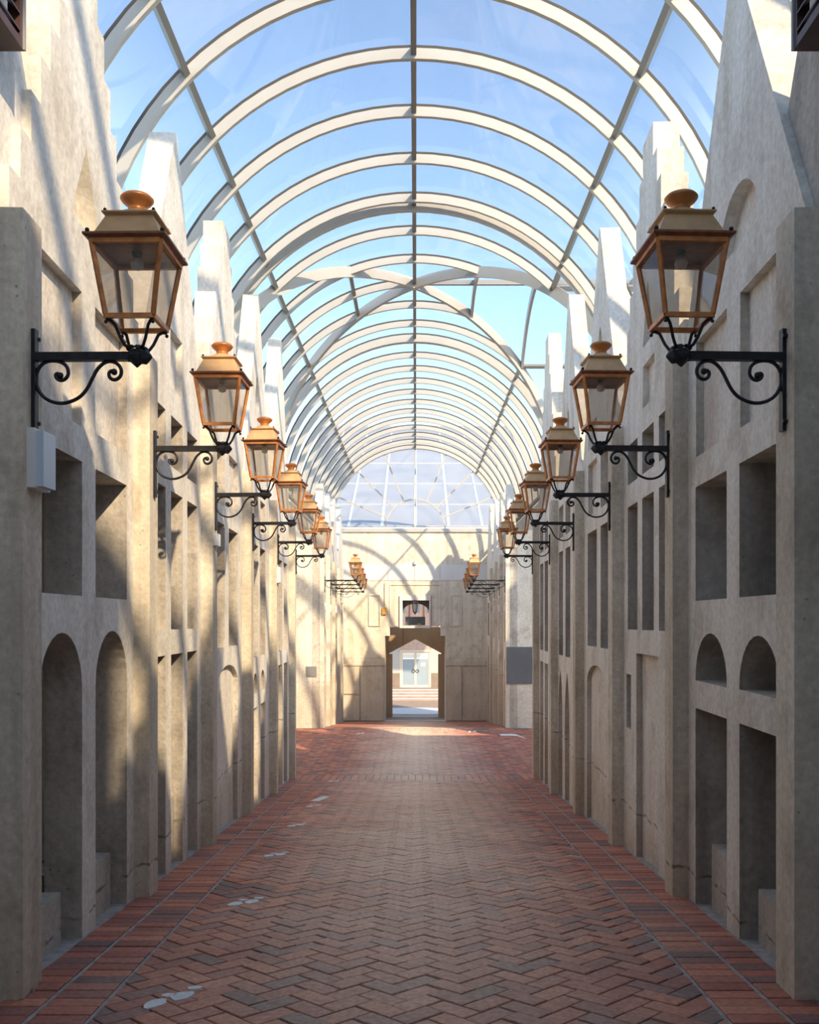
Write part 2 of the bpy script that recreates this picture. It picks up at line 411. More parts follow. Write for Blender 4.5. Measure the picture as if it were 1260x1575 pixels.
for side in (-1, 1):
    y = 3.9
    while y < Y_BAND0-0.1:
        for (o0, o1) in ((-0.265, -0.082), (-0.082, 0.070)):
            xa, xb = wall_x(side, y/S, o0)+side*0.016, wall_x(side, y/S, o1)-side*0.016
            k = K*side*BW
            poly = [(xa, y+GAP/2), (xb, y+GAP/2), (xb+k, y+BW-GAP/2), (xa+k, y+BW-GAP/2)]
            if side < 0: poly = [poly[1], poly[0], poly[3], poly[2]]
            bricks.append((poly, False, 'E', ((xa+xb)/2, y+BW/2), 0))
        y += BW
x = -1.70*S
while x < 1.66*S:
    w = 0.165
    bricks.append(([(x, Y_BAND0+0.01), (x+w-0.014, Y_BAND0+0.01), (x+w-0.014, Y_BAND1-0.01), (x, Y_BAND1-0.01)], False, 'T', (x+w/2, (Y_BAND0+Y_BAND1)/2), 0)); x += w
# level course along the far side of the crossing
x = -3.3*S
while x < 3.3*S:
    bricks.append(([(x, Y_CROSS1+0.02), (x+0.26, Y_CROSS1+0.02), (x+0.26, Y_CROSS1+0.56), (x, Y_CROSS1+0.56)], False, 'T', (x, Y_CROSS1+0.3), 0)); x += 0.275
# plain coursed bricks of the far passage
y = D_FLAT1*S+0.02; row = 0
while y < D_END*S-0.3:
    xw = wall_x(1, y/S, 0.06); x = -xw + (0.0 if row % 2 else 0.2)
    while x < xw:
        bricks.append(([(x, y), (x+0.385, y), (x+0.385, y+0.185), (x, y+0.185)], False, 'C', (x, y), 0)); x += 0.4
    y += 0.2; row += 1

def in_frame(p):
    for (x, y) in p:
        z = fz(y)-EYE
        px, py = 640+FPX*x/y, 955-FPX*z/y
        if 0 <= px <= 1260 and 0 <= py <= 1575: return True
    return False
def size(p):
    pr = [(FPX*x/y, FPX*(fz(y)-EYE)/y) for x, y in p]; return area(pr)
vis = sorted([(size(b[0]), i) for i, b in enumerate(bricks) if in_frame(b[0])], reverse=True)
single = set(i for _, i in vis[:300])
rest = MB()
slope = math.atan(FK)
proto = {}
for i, (p, whole, kind, c, ang) in enumerate(bricks):
    jit = random.uniform(-0.003, 0.004)
    cxm = sum(q[0] for q in p)/len(p); cym = sum(q[1] for q in p)/len(p)
    loc = Vector((cxm, cym, fz(cym)))
    n = len(p); bev = 0.004
    def prism(o):
        ins = [((q[0]-cxm)*(1-bev/0.06)+cxm, (q[1]-cym)*(1-bev/0.06)+cym) for q in p]
        vs = [(q[0]-o.x, q[1]-o.y, fz(q[1])-0.02-o.z) for q in p]+[(q[0]-o.x, q[1]-o.y, fz(q[1])+BH+jit-0.003-o.z) for q in p]+[(q[0]-o.x, q[1]-o.y, fz(q[1])+BH+jit-o.z) for q in ins]
        fs = [tuple(range(2*n, 3*n))]+[(j, (j+1) % n, n+(j+1) % n, n+j) for j in range(n)]+[(n+j, n+(j+1) % n, 2*n+(j+1) % n, 2*n+j) for j in range(n)]
        return vs, fs
    if i in single:
        if whole:
            key = (round(ang, 3),)
            if key not in proto:
                vs, fs = prism(loc); q = MB().add(vs, fs); me = q.mesh('brick'); me.materials.append(M['brick']); proto[key] = me
            o = bpy.data.objects.new('brick', proto[key]); o.location = loc+Vector((0, 0, jit))
        else:
            vs, fs = prism(loc); q = MB().add(vs, fs); me = q.mesh('brick'); me.materials.append(M['brick'])
            o = bpy.data.objects.new('brick', me); o.location = loc
        COL.objects.link(o); o.parent = floor
    else:
        vs, fs = prism(Vector((0, 0, 0))); rest.add(vs, fs)
ro = rest.build('brick_paving', M['brick'], floor); ro['kind'] = 'stuff'

# ================================================================== SIDE WALLS
PD = [2.83, 4.38, 6.02, 7.80, 9.70, 11.75]
PTH = 0.158          # pillar thickness along the passage
POUT = 0.076         # pillar stands proud of the panels
PTOP = 1.30
TH = 0.150           # panel thickness

def arch_pts(d0, d1, zs, rise, n=14):
    c = (d0+d1)/2; h = (d1-d0)/2
    return [(c+h*math.cos(math.pi*i/n), zs+rise*math.sin(math.pi*i/n)) for i in range(n+1)]
def opening_loop(o):
    kind, d0, d1, zb, zt = o[:5]
    if zb is None: zb = floor_rel(d1)-0.10
    h = (d1-d0)/2
    if kind == 'rect': return [(d0, zb), (d1, zb), (d1, zt), (d0, zt)]
    if kind == 'arch': return [(d0, zb), (d1, zb)]+arch_pts(d0, d1, zt-h, h)
    if kind == 'half': return [(d0, zb)]+[(d1, zb)]+arch_pts(d0, d1, zb+0.012, zt-zb-0.012)
    if kind == 'seg': return [(d0, zb), (d1, zb)]+arch_pts(d0, d1, zt-0.16, 0.16)
    if kind == 'lancet':
        r = min(2.2*h, (zt-zb)*0.7); c = (d0+d1)/2
        return [(d0, zb), (d1, zb), (d1, zt-r), (c+0.72*h, zt-0.55*r), (c+0.4*h, zt-0.22*r), (c, zt), (c-0.4*h, zt-0.22*r), (c-0.72*h, zt-0.55*r), (d0, zt-r)]
    if kind == 'tri': return [(d0, zb), (d1, zb), ((d0+d1)/2, zt)]
def gable_top(kind, d0, d1, zt, zs=PTOP, steps=8):
    """outline from the far shoulder over the top to the near shoulder"""
    c = (d0+d1)/2; h = (d1-d0)/2
    if kind == 'tri':
        return [(d1, zs), (c+0.026, zt), (c-0.026, zt), (d0, zs)]
    pts = []; rise = (zt-zs)/steps; run = (h-0.04)/steps
    e = h; z = zs
    right = [(c+e, z)]
    for i in range(steps):
        if i > 0 or True: e2 = h-run*i
        right.append((c+e2, z)); z += rise; right.append((c+e2, z))
    out = []
    for q in right:
        if not out or (abs(q[0]-out[-1][0]) > 1e-6 or abs(q[1]-out[-1][1]) > 1e-6): out.append(q)
    left = [(2*c-a, b) for a, b in reversed(out)]
    return out+left

FILL = 0.037
left_bays = [
 dict(g='step', zt=2.70, op=[('rect',3.16,3.62,.10,.64),('rect',3.79,4.255,.10,.64),('rect',3.16,3.615,.78,1.32,FILL),('rect',3.785,4.257,.79,1.32,FILL),
      ('arch',3.16,3.62,None,-.044),('arch',3.79,4.257,None,-.044),('tri',3.492,3.86,1.587,1.935,.07)], bench=[(3.16,3.52,-1.06),(3.79,4.16,-1.07)]),
 dict(g='tri', zt=2.85, op=[(k,d0,d1,zb,zt) for d0,d1 in ((4.80,5.02),(5.15,5.45),(5.58,5.885)) for k,zb,zt in (('rect',.885,1.178),('rect',-.05,.745),('rect',None,-.193))]+
      [('rect',5.135,5.44,1.335,1.674,FILL)], bench=[(4.80,5.02,-1.08),(5.15,5.45,-1.055),(5.58,5.885,-1.065)]),
 dict(g='step', zt=3.04, op=[('rect',6.56,6.917,-.203,.736),('rect',7.10,7.54,-.203,.733),('rect',7.11,7.55,.87,1.315,FILL),('rect',6.56,6.92,.87,1.30,.10),('seg',6.60,7.54,None,-.346,FILL)], bench=[]),
 dict(g='tri', zt=3.19, op=[('rect',8.40,8.80,-.345,.728),('rect',8.93,9.34,-.345,.728),('rect',8.45,8.80,.87,1.20,.10),('rect',8.95,9.33,.87,1.20,FILL),
      ('arch',8.45,8.75,-.695,-.50),('arch',8.97,9.29,-.695,-.495),('rect',8.45,8.75,None,-.83,FILL),('rect',8.97,9.29,None,-.83,FILL),('lancet',8.60,8.88,2.07,2.385,.07)], bench=[]),
 dict(g='tri', zt=3.38, op=[('rect',10.42,10.93,-.356,.723),('rect',11.10,11.51,-.356,.723),('rect',10.42,10.93,None,-.523,.10),('rect',11.10,11.51,None,-.523,.10),('rect',10.75,11.15,.90,1.20,FILL)], bench=[]),
]
right_bays = [
 dict(g='tri', zt=2.70, op=[('rect',3.16,3.605,.094,.63),('rect',3.77,4.25,.094,.63),('rect',3.16,3.595,.77,1.31,FILL),('rect',3.768,4.24,.77,1.31,FILL),
      ('half',3.16,3.605,-.275,-.055),('half',3.768,4.25,-.28,-.055),('rect',3.16,3.605,None,-.41),('rect',3.768,4.25,None,-.41),('half',3.38,3.88,1.51,1.755,.06)], bench=[(3.16,3.53,-1.05),(3.768,4.16,-1.03)]),
 dict(g='step', zt=2.85, op=[(k,d0,d1,zb,zt) for d0,d1 in ((4.80,4.998),(5.124,5.433),(5.57,5.876)) for k,zb,zt in (('rect',.882,1.135),('rect',-.055,.738))]+
      [('rect',5.113,5.415,1.275,1.525,FILL),('rect',5.77,5.92,-.697,-.346),('rect',5.01,5.605,None,-.20,FILL),('tri',5.14,5.42,1.638,2.0,.07)], bench=[]),
 dict(g='tri', zt=3.04, op=[('rect',6.60,6.94,-.208,.731),('rect',7.126,7.60,-.208,.731),('rect',6.60,6.94,.87,1.303,.10),('rect',7.11,7.57,.87,1.303,FILL),('rect',7.12,7.56,1.42,1.62,FILL),
      ('seg',6.68,7.636,None,-.355,FILL),('lancet',6.84,7.09,1.93,2.28,.07)], bench=[]),
 dict(g='tri', zt=3.19, op=[('rect',8.70,9.06,-.36,.727),('rect',9.27,9.62,-.36,.727),('rect',8.70,9.06,.867,1.20,.10),('rect',9.24,9.61,.867,1.20,.10),
      ('lancet',8.77,9.11,None,-.512,.12),('lancet',9.31,9.66,None,-.512,.12),('lancet',8.75,8.97,1.75,2.10,.07)], bench=[]),
 dict(g='step', zt=3.40, op=[('rect',10.69,11.07,-.37,.724),('rect',11.22,11.63,-.37,.724),('rect',10.69,11.07,.87,1.20,.10),('rect',11.22,11.63,.87,1.20,.10),
      ('rect',10.69,11.07,None,-.515,.12),('rect',11.22,11.63,None,-.515,.12)], bench=[]),
]
FD = [17.75, 19.80, 22.10, 24.70]
far_zt = [2.84, 2.98, 3.16, 3.42]

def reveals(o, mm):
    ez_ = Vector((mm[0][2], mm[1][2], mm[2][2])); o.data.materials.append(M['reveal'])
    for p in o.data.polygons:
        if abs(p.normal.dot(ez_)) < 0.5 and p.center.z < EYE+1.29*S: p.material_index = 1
walls = {}
for side, bays in ((-1, left_bays), (1, right_bays)):
    sname = 'left' if side < 0 else 'right'
    W = empty('wall_%s' % sname, (wall_x(side, 7), 7*S, fz(7*S))); tag(W, '%s wall of the passage, a row of gabled concrete house fronts' % sname, 'wall', kind='structure')
    W.location = (0, 0, 0); walls[side] = W
    mtx = wall_matrix(side, POUT)
    def slab(name, loops, a, b, mat, parent, mm=mtx, sd=side):
        t0, t1 = (a*S, b*S) if sd > 0 else (-b*S, -a*S)
        return poly_obj(name, [sc(l) for l in loops], t0, t1, mat, mm, parent)
    ends = [d+PTH/2 for d in PD]
    for i, b in enumerate(bays):
        d0, d1 = ends[i], ends[i+1]
        if i == 4: d1 = PD[5]+PTH
        c0, c1 = ends[i], ends[i+1]
        fl0, fl1 = floor_rel(d0)-0.25, floor_rel(d1)-0.25
        outline = [(d0, fl0), (d1, fl1)]+([(d1, PTOP)] if i == 4 else [])+gable_top(b['g'], c0, c1, b['zt'])
        loops = [outline]+[opening_loop(o) for o in b['op']]
        pn = slab('facade_panel', loops, 0, TH, M['panel'], W); reveals(pn, mtx)
        for o in b['op']:
            if len(o) > 5:
                slab('infill_panel', [opening_loop(o)], o[5], TH, M['infill'], pn)
        for (e0, e1, zt) in b['bench']:
            slab('bench_block', [[(e0, floor_rel(e1)-0.2), (e1, floor_rel(e1)-0.2), (e1, zt), (e0, zt)]], 0.05, TH+0.12, M['rough'], pn)
    # house fronts beside and behind the camera, and the row beyond the crossing
    for (d0, d1, zt, g, a) in ((-2.2,-1.4,2.3,'tri',0), (-1.4,0.1,2.45,'tri',0), (0.1,1.46,2.5,'step',0)):
        slab('facade_panel', [[(d0, floor_rel(d0)-.3), (d1, floor_rel(d1)-.3)]+gable_top(g, d0, d1, zt)], a, TH, M['panel'], W)
    slab('facade_panel', [[(1.46, floor_rel(1.46)-.3), (2.91, floor_rel(2.91)-.3), (3.19, 1.2), (3.19, 1.76), (2.33, 3.30), (2.27, 3.30), (1.46, 1.75)]], 0.031, TH+0.01, M['rough' if side > 0 else 'panel'], W)
    fe = [D_FLAT1]+[d+PTH/2 for d in FD[1:]]+[D_END]
    for i in range(4):
        d0, d1 = fe[i], fe[i+1]; w = (d1-d0)
        cols = [(d0+w*0.22, d0+w*0.42), (d0+w*0.56, d0+w*0.78)]
        ops = [o for c in cols for o in (('rect', c[0], c[1], -.45, .55), ('rect', c[0], c[1], .85, 1.25, FILL), ('arch', c[0], c[1], None, -.75, .10))]
        lp = [[(d0, floor_rel(d0)-.3), (d1, floor_rel(d1)-.3)]+gable_top('step' if (i+(side > 0)) % 2 == 0 else 'tri', d0, d1, far_zt[i], zs=1.45)]
        pn = slab('facade_panel', lp+[opening_loop(o) for o in ops], 0, TH, M['panel'], W); reveals(pn, mtx)
        for o in ops:
            if len(o) > 5: slab('infill_panel', [opening_loop(o)], o[5], TH, M['infill'], pn)
    # pillars
    pm = wall_matrix(side, 0)
    for d in [-1.4, 0.02, 1.38]+PD+FD:
        bot = floor_rel(d)-0.2
        t0, t1 = (0, POUT+0.02) if side > 0 else (-POUT-0.02, 0)
        top = PTOP if d < 15 else 1.45
        lp = [[(d, bot), (d+PTH, bot), (d+PTH, top), (d, top)]]
        poly_obj('pillar', [sc(l) for l in lp], t0*S, t1*S, M['pillar'], pm, W)
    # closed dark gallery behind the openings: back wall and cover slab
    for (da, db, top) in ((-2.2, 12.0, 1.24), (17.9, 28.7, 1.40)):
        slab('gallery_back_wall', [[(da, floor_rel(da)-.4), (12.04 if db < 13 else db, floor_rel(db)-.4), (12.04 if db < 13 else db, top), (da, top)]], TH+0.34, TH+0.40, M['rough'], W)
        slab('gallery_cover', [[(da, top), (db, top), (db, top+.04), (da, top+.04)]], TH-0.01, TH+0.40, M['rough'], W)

# outer walls under the springing of the vault
R = 2.83; ZS = 2.77; DC = 14.82
for side in (-1, 1):
    for j, (d0, d1) in enumerate(((-2.5, DC-R), (DC+R, D_END+0.2)) if side > 0 else ((-2.5, D_END+0.2),)):
        m = MB(); x0, x1 = CXM+side*(R+0.02)*S, CXM+side*(R+0.16)*S
        z0 = EYE-3.9*S
        m.box((min(x0, x1), d0*S, z0), (max(x0, x1), d1*S, EYE+(ZS-0.05)*S))
        o = m.build('wall_outer_%s' % ('left' if side < 0 else 'right'), M['panel']); tag(o, 'left outer wall carrying the whole length of the glass vault' if side < 0 else 'right outer wall carrying the glass vault %s the crossing' % ('before' if j == 0 else 'beyond'), 'wall', kind='structure')
    # walls of the crossing: the one facing the camera and the one facing away
    sname = 'left' if side < 0 else 'right'
    xi = wall_x(side, D_FLAT1, 0.002); xo = side*7.2*S if side > 0 else CXM-(R+0.02)*S
    m = MB(); y0 = D_FLAT1*S
    m.box((min(xi, xo), y0, EYE-2.4*S), (max(xi, xo), y0+TH*S, EYE+1.78*S))
    o = m.build('wall_crossing_%s' % sname, M['endwall']); tag(o, 'plain concrete wall facing the camera on the %s of the crossing' % sname, 'wall', kind='structure')
    xi = wall_x(side, 12.0, POUT+TH)
    mt = Matrix(((1,0,0,0),(0,0,-1,12.02*S),(0,1,0,EYE),(0,0,0,1)))
    a, b = abs(xi)/S, 7.2
    lp = [(a, -2.4), (b, -2.4), (b, 1.3)]+[(5.9, 2.4), (5.75, 2.4), (4.6, 1.3)]+[(4.55, 1.3), (4.55-.12, 1.5), (4.3, 1.5), (4.3, 1.75), (4.15, 1.75), (4.15, 2.0), (4.0, 2.0), (4.0, 2.25), (3.5, 2.25), (3.5, 2.0), (3.35, 2.0), (3.35, 1.75), (3.2, 1.75), (3.2, 1.5), (3.05, 1.5), (3.05, 1.3), (a, 1.3)]
    if side > 0: lp = [(a, -2.4), (b, -2.4), (b, 6.2), (5.86, 6.2), (5.86, 5.0), (5.72, 5.0), (5.72, 3.9), (4.55, 3.9), (4.55, 1.3), (a, 1.3)]  # unseen tall steps, shaped to cast the stepped shadow across the crossing
    if side < 0: lp = [(a, -2.4), (2.83, -2.4), (2.83, 1.3), (a, 1.3)]
    o = poly_obj('wall_crossing_near_%s' % sname, [[(side*p*S, q*S) for p, q in lp]], 0, TH*S, M['panel'], mt)
    tag(o, 'unseen wall closing the near %s side of the crossing' % sname, 'wall', kind='structure')

# unseen wall added behind the camera to shade the near passage
m = MB(); m.box((-3.0*S, -2.5*S, EYE-1.2*S), (3.0*S, -2.2*S, EYE+5.2*S)); o = m.build('wall_back', M['panel']); tag(o, 'tall unseen wall closing the passage behind the camera', 'wall', kind='structure')

# ================================================================== GLASS VAULT
vault = empty('ceiling', (0, 0, 0)); tag(vault, 'white steel ribbed glass barrel vault with a groined crossing', 'vault', kind='structure')
RD, RW = 0.105, 0.046          # rib depth (radial) and width
def vpos(x, ang, r=R): pass
def arc_sweep(mb, pts_in, pts_out, wdir, w):
    n = len(pts_in); vs = []; fs = []
    for a, b in zip(pts_in, pts_out):
        for p, s in ((a, -1), (a, 1), (b, 1), (b, -1)): vs.append(Vector(p)+wdir*s*w/2)
    for i in range(n-1):
        for j in range(4): fs.append((i*4+j, i*4+(j+1) % 4, (i+1)*4+(j+1) % 4, (i+1)*4+j))
    fs.append((3, 2, 1, 0)); fs.append(tuple((n-1)*4+j for j in range(4)))
    mb.add(vs, fs)
def P(x, D, z): return Vector((CXM+x*S, D*S, EYE+z*S))
def rib_main(D, a0, a1, name='rib', mat='white_steel', w=RW, ri=R-RD, ro=R, n=40):
    out = []
    for nm, r0, r1, ww, mt in ((name, ri, ro, w, mat), ('gasket', ro, ro+0.030, w*0.9, 'gasket')):
        pi = [P(r0*math.sin(a0+(a1-a0)*i/n), D, ZS+r0*math.cos(a0+(a1-a0)*i/n)) for i in range(n+1)]
        po = [P(r1*math.sin(a0+(a1-a0)*i/n), D, ZS+r1*math.cos(a0+(a1-a0)*i/n)) for i in range(n+1)]
        m = MB(); arc_sweep(m, pi, po, Vector((0, 1, 0)), ww*S)
        out.append(m.build(nm, M[mt], vault if nm == name else out[0]))
    return out[0]
def rib_trans(X, a0, a1, n=24):
    out = []
    for nm, r0, r1, ww, mt in (('rib', R-RD, R, RW, 'white_steel'), ('gasket', R, R+0.030, RW*0.9, 'gasket')):
        pi = [P(X, DC+r0*math.sin(a0+(a1-a0)*i/n), ZS+r0*math.cos(a0+(a1-a0)*i/n)) for i in range(n+1)]
        po = [P(X, DC+r1*math.sin(a0+(a1-a0)*i/n), ZS+r1*math.cos(a0+(a1-a0)*i/n)) for i in range(n+1)]
        m = MB(); arc_sweep(m, pi, po, Vector((1, 0, 0)), ww*S)
        out.append(m.build(nm, M[mt], vault if nm == 'rib' else out[0]))
H = math.pi/2
ks = list(range(-11, 21))
Dk = [8.82+k for k in ks]
for D in Dk:
    off = abs(D-DC)
    if D > D_END+0.1: D = D_END-0.03
    if off >= R-0.1: rib_main(D, -H, H)
    else:
        a = math.asin(off/R); rib_main(D, -H, a, n=32)
rib_main(D_END-0.06, -H, H, 'end_rib', w=0.05)
for D in (DC-R+0.02, DC+R-0.02): rib_main(D, -H, H, 'crossing_arch', w=0.06, ri=R-0.14)
XT = 6.6
for side in (-1, 1):
    for X in ((1, 2, 3.6, 4.6, 5.6) if side > 0 else ()):
        a = math.asin(min(1, X/R)) if X < R else H
        rib_trans(side*X, 0.0 if X == 2 else -a, a)
    for s2 in (-1, 1):                         # groin ribs
        m = MB(); n = 36; vs = []; fs = []
        nrm = Vector((s2, -side, 0)).normalized()
        pi, po = [], []
        for i in range(n+1):
            t = math.sin(H*i/n)
            pi.append(P(side*t*(R-RD-.03), DC+s2*t*(R-RD-.03), ZS+(R-RD-.03)*math.cos(H*i/n))); po.append(P(side*t*R, DC+s2*t*R, ZS+(R+.02)*math.cos(H*i/n)))
        arc_sweep(m, pi, po, nrm, 0.055*S)
        m.build('groin_rib', M['white_steel'], vault)
# purlins
def purlin(p0, p1, w=0.055, h=0.075, up=(0, 0, 1)):
    MB().bar(p0, p1, w*S, up, h*S).build('purlin', M['grey_steel'], vault)
rp = R-0.035
for ang in (-H, -H/2, 0, H/2, H):
    x, z = rp*math.sin(ang), ZS+rp*math.cos(ang); up = Vector((math.sin(ang), 0, math.cos(ang)))
    lim = DC-x if ang > 0 else DC
    lim2 = DC+x if ang > 0 else DC
    cuts = [D for D in Dk if D < lim-0.05]; pts = cuts+[lim]
    for a, b in zip(pts[:-1], pts[1:]): purlin(P(x, a+RW/2, z), P(x, b-RW/2, z), up=up)
    cuts = [min(D, D_END-0.06) for D in Dk if D > lim2+0.05]; pts = [lim2]+cuts
    for a, b in zip(pts[:-1], pts[1:]): purlin(P(x, a+RW/2, z), P(x, b-RW/2, z), up=up)
    # transept purlins
    for side in (1,):
        y, z2 = DC+rp*math.sin(ang), ZS+rp*math.cos(ang); up2 = Vector((0, math.sin(ang), math.cos(ang)))
        xs = [abs(rp*math.sin(ang))]+[X for X in (1, 2, 3.6, 4.6, 5.6) if X > abs(rp*math.sin(ang))+0.1]
        for a, b in zip(xs[:-1], xs[1:]): purlin(P(side*a, y, z2), P(side*b, y, z2), up=up2)
xq = -1.0; zq = ZS+math.sqrt(rp*rp-1)
for a, b in ((DC-1, DC), (DC, DC+1)): purlin(P(xq, a+RW/2, zq), P(xq, b-RW/2, zq), up=(xq, 0, 2.6))
# panes
def strip(mb_rows, name='pane'):
    vs = []; fs = []; n = len(mb_rows[0])
    for row in mb_rows: vs += row
    for i in range(len(mb_rows)-1):
        for j in range(n-1): fs.append((i*n+j, i*n+j+1, (i+1)*n+j+1, (i+1)*n+j))
    o = MB().add(vs, fs).build(name, M['vault_glass'], vault, smooth=True); return o
NS = 12
for a, b in zip(Dk[:-1], Dk[1:]):
    b = min(b, D_END)
    for (s0, s1) in ((-H, -H/2), (-H/2, 0), (0, H/2), (H/2, H)):
        def lim(D):
            off = abs(D-DC)
            return H if off >= R else math.asin(off/R)
        rows = []; ok = False
        for D in (a, (a+b)/2, b):
            L = lim(D); l0, l1 = s0, min(s1, L)
            if l1 <= l0: l0 = l1 = min(s0, L)
            elif l1-l0 > 0.03: ok = True
            rows.append([P(R*math.sin(l0+(l1-l0)*i/NS), D, ZS+R*math.cos(l0+(l1-l0)*i/NS)) for i in range(NS+1)])
        if ok: strip(rows)
for side in (1,):
    for X0 in range(0, 6):
        for (s0, s1) in ((-H, -H/2), (-H/2, 0), (0, H/2), (H/2, H)):
            rows = []; ok = False
            for X in (X0, X0+0.5, X0+1):
                L = H if X >= R else math.asin(X/R); l0, l1 = max(s0, -L), min(s1, L)
                if l1 <= l0: l0 = l1 = max(min(s0, L), -L)
                elif l1-l0 > 0.03: ok = True
                rows.append([P(side*X, DC+R*math.sin(l0+(l1-l0)*i/NS), ZS+R*math.cos(l0+(l1-l0)*i/NS)) for i in range(NS+1)])
            if ok: strip(rows)

# ================================================================== END WALL, FAN WINDOW, DOORWAY
YE = D_END*S
Q = 0.03639                                   # grid module of the end wall in metres
def ez(n): return n*Q                         # n modules above the eye line
endw = empty('wall_end', (0, 0, 0)); tag(endw, 'sunlit concrete end wall with a stepped doorway and white panel band', 'wall', kind='structure')
em = Matrix(((1,0,0,CXM),(0,0,1,YE),(0,1,0,EYE),(0,0,0,1)))     # local x right, y up, +z away from camera
em = Matrix(((1,0,0,CXM),(0,0,-1,YE),(0,1,0,EYE),(0,0,0,1)))    # local z towards the camera
def ew(name, loops, a, b, mat, parent=endw): return poly_obj(name, [[(x*Q, z*Q) for x, z in l] for l in loops], a, b, mat, em, parent)
door_hole = [(-46.7,-175), (46.7,-175), (46.7,-23), (39,-23), (39,-8), (23.6,-8), (23.6,39), (-23.6,39), (-23.6,-8), (-39,-8), (-39,-23), (-46.7,-23)]
ZF = -155                                      # floor in modules
ew('wall_slab', [[(-142,-190), (142,-190), (142,136.5), (-142,136.5)], door_hole], -0.55, 0.0, M['endwall'])
# white panel band
xs = [-115, -83, -42, -1, 38, 79, 115]
for a, b in zip(xs[:-1], xs[1:]): ew('band_panel', [[(a+.35, 62.3), (b-.35, 62.3), (b-.35, 86.4), (a+.35, 86.4)]], 0.002, 0.035, M['band'])
ew('lower_frame', [[(-39.5,-8), (-39.5,56), (39.5,56), (39.5,-8), (38.6,-8), (38.6,55), (-38.6,55), (-38.6,-8)]], 0.001, 0.045, M['endwall'])
for x0 in (-70, 55):
    ew('blind_panel', [[(x0-1.4,-8), (x0+16.4,-8), (x0+16.4,40.4), (x0-1.4,40.4)], [(x0,-7), (x0+15,-7), (x0+15,39), (x0,39)]], 0.001, 0.07, M['endwall'])
# dado panels and ribs
for (a, b, z0, z1) in ((-112,-86,-112,-70), (-84,-49,-153,-70), (-112,-86,-153,-115), (49,71,-153,-70), (74,112,-153,-70)):
    ew('dado_panel', [[(a, z0), (b, z0), (b, z1), (a, z1)]], 0.001, 0.09, M['endwall'])
ew('dado_ledge', [[(-113,-69), (-47.5,-69), (-47.5,-66.6), (-113,-66.6)]], 0.001, 0.08, M['endwall'])
ew('dado_ledge', [[(47.5,-69), (113,-69), (113,-66.6), (47.5,-66.6)]], 0.001, 0.08, M['endwall'])
ew('cornice', [[(-140,136.5), (140,136.5), (140,142), (-140,142)]], -0.25, 0.10, M['white_steel'])
# fan window
fan = empty('window_1', (0, 0, 0)); tag(fan, 'white framed semicircular fan window above the end wall', 'window', kind='structure')
FR = 2.74*S; zc = EYE+141*Q; yf = YE-0.02
def fp(r, a, y=0.0): return Vector((CXM+r*math.sin(a), yf+y, zc+r*math.cos(a)))
def fring(r0, r1, name, mat=None, n=48, t=0.08):
    m = MB(); arc_sweep(m, [fp(r0, -H+2*H*i/n) for i in range(n+1)], [fp(r1, -H+2*H*i/n) for i in range(n+1)], Vector((0, 1, 0)), t); return m.build(name, M['white_steel'], fan)
fring(FR-0.05, FR+0.12, 'outer_frame'); ri_ = 0.955*S; fring(ri_-0.04, ri_+0.04, 'inner_frame')
for a in (-3, -2, -1, 0, 1, 2, 3):
    an = a*H/4; MB().bar(fp(ri_ if a else 0.02, an), fp(FR-0.03, an), 0.075, (0, 1, 0), 0.075).build('glazing_bar', M['white_steel'], fan)
for a in range(8):
    a0, a1 = -H+a*H/4+0.012, -H+(a+1)*H/4-0.012; n = 8; vs = []; fs = []
    for i in range(n+1):
        vs += [fp(ri_+0.03, a0+(a1-a0)*i/n), fp(FR-0.04, a0+(a1-a0)*i/n)]
    for i in range(n): fs.append((2*i, 2*i+1, 2*i+3, 2*i+2))
    MB().add(vs, fs).build('pane', M['fan_glass'], fan)
for a in (-1, 1):
    n = 12; vs = [fp(0.0, 0)+Vector((a*0.04, 0, 0.02))]+[fp(ri_-0.03, a*(0.04+(H-0.06)*i/n)) for i in range(n+1)]
    MB().add(vs, [tuple(range(n+2))]).build('pane', M['fan_glass'], fan)
# passage behind the doorway
pas = empty('doorway', (0, 0, 0)); tag(pas, 'ochre painted doorway passage with a house shaped opening at its back', 'doorway', kind='structure')
PY = YE+2.5
m = MB(); m.box((CXM-1.95, YE+0.5, EYE-6.0), (CXM-1.70, PY, EYE-0.25)); m.build('passage_side', M['ochre'], pas)
m = MB(); m.box((CXM+1.70, YE+0.5, EYE-6.0), (CXM+1.95, PY, EYE-0.25)); m.build('passage_side', M['ochre'], pas)
pm = Matrix(((1,0,0,CXM),(0,0,-1,PY),(0,1,0,EYE),(0,0,0,1)))
poly_obj('passage_back', [[(-1.96,-6.0), (1.96,-6.0), (1.96,-0.36), (-1.96,-0.36)], [(-1.345,-5.8), (1.345,-5.8), (1.345,-1.95), (1.53,-1.95), (1.53,-1.90), (0,-1.07), (-1.53,-1.90), (-1.53,-1.95), (-1.345,-1.95)]], -0.2, 0, M['ochre'], pm, pas)
m = MB(); m.box((CXM-1.72, YE+0.03, EYE-5.66), (CXM+1.72, YE+0.4, EYE-5.58)); m.build('threshold', M['stone_white'], pas)
m = MB(); m.box((CXM-0.76, YE+0.9, EYE-1.62), (CXM-0.70, PY-0.21, EYE-1.56)); 
MB().bar((CXM-0.72, PY-0.25, EYE-0.38), (CXM-0.72, PY-0.25, EYE-1.45), 0.05).build('conduit', M['rust'], pas)
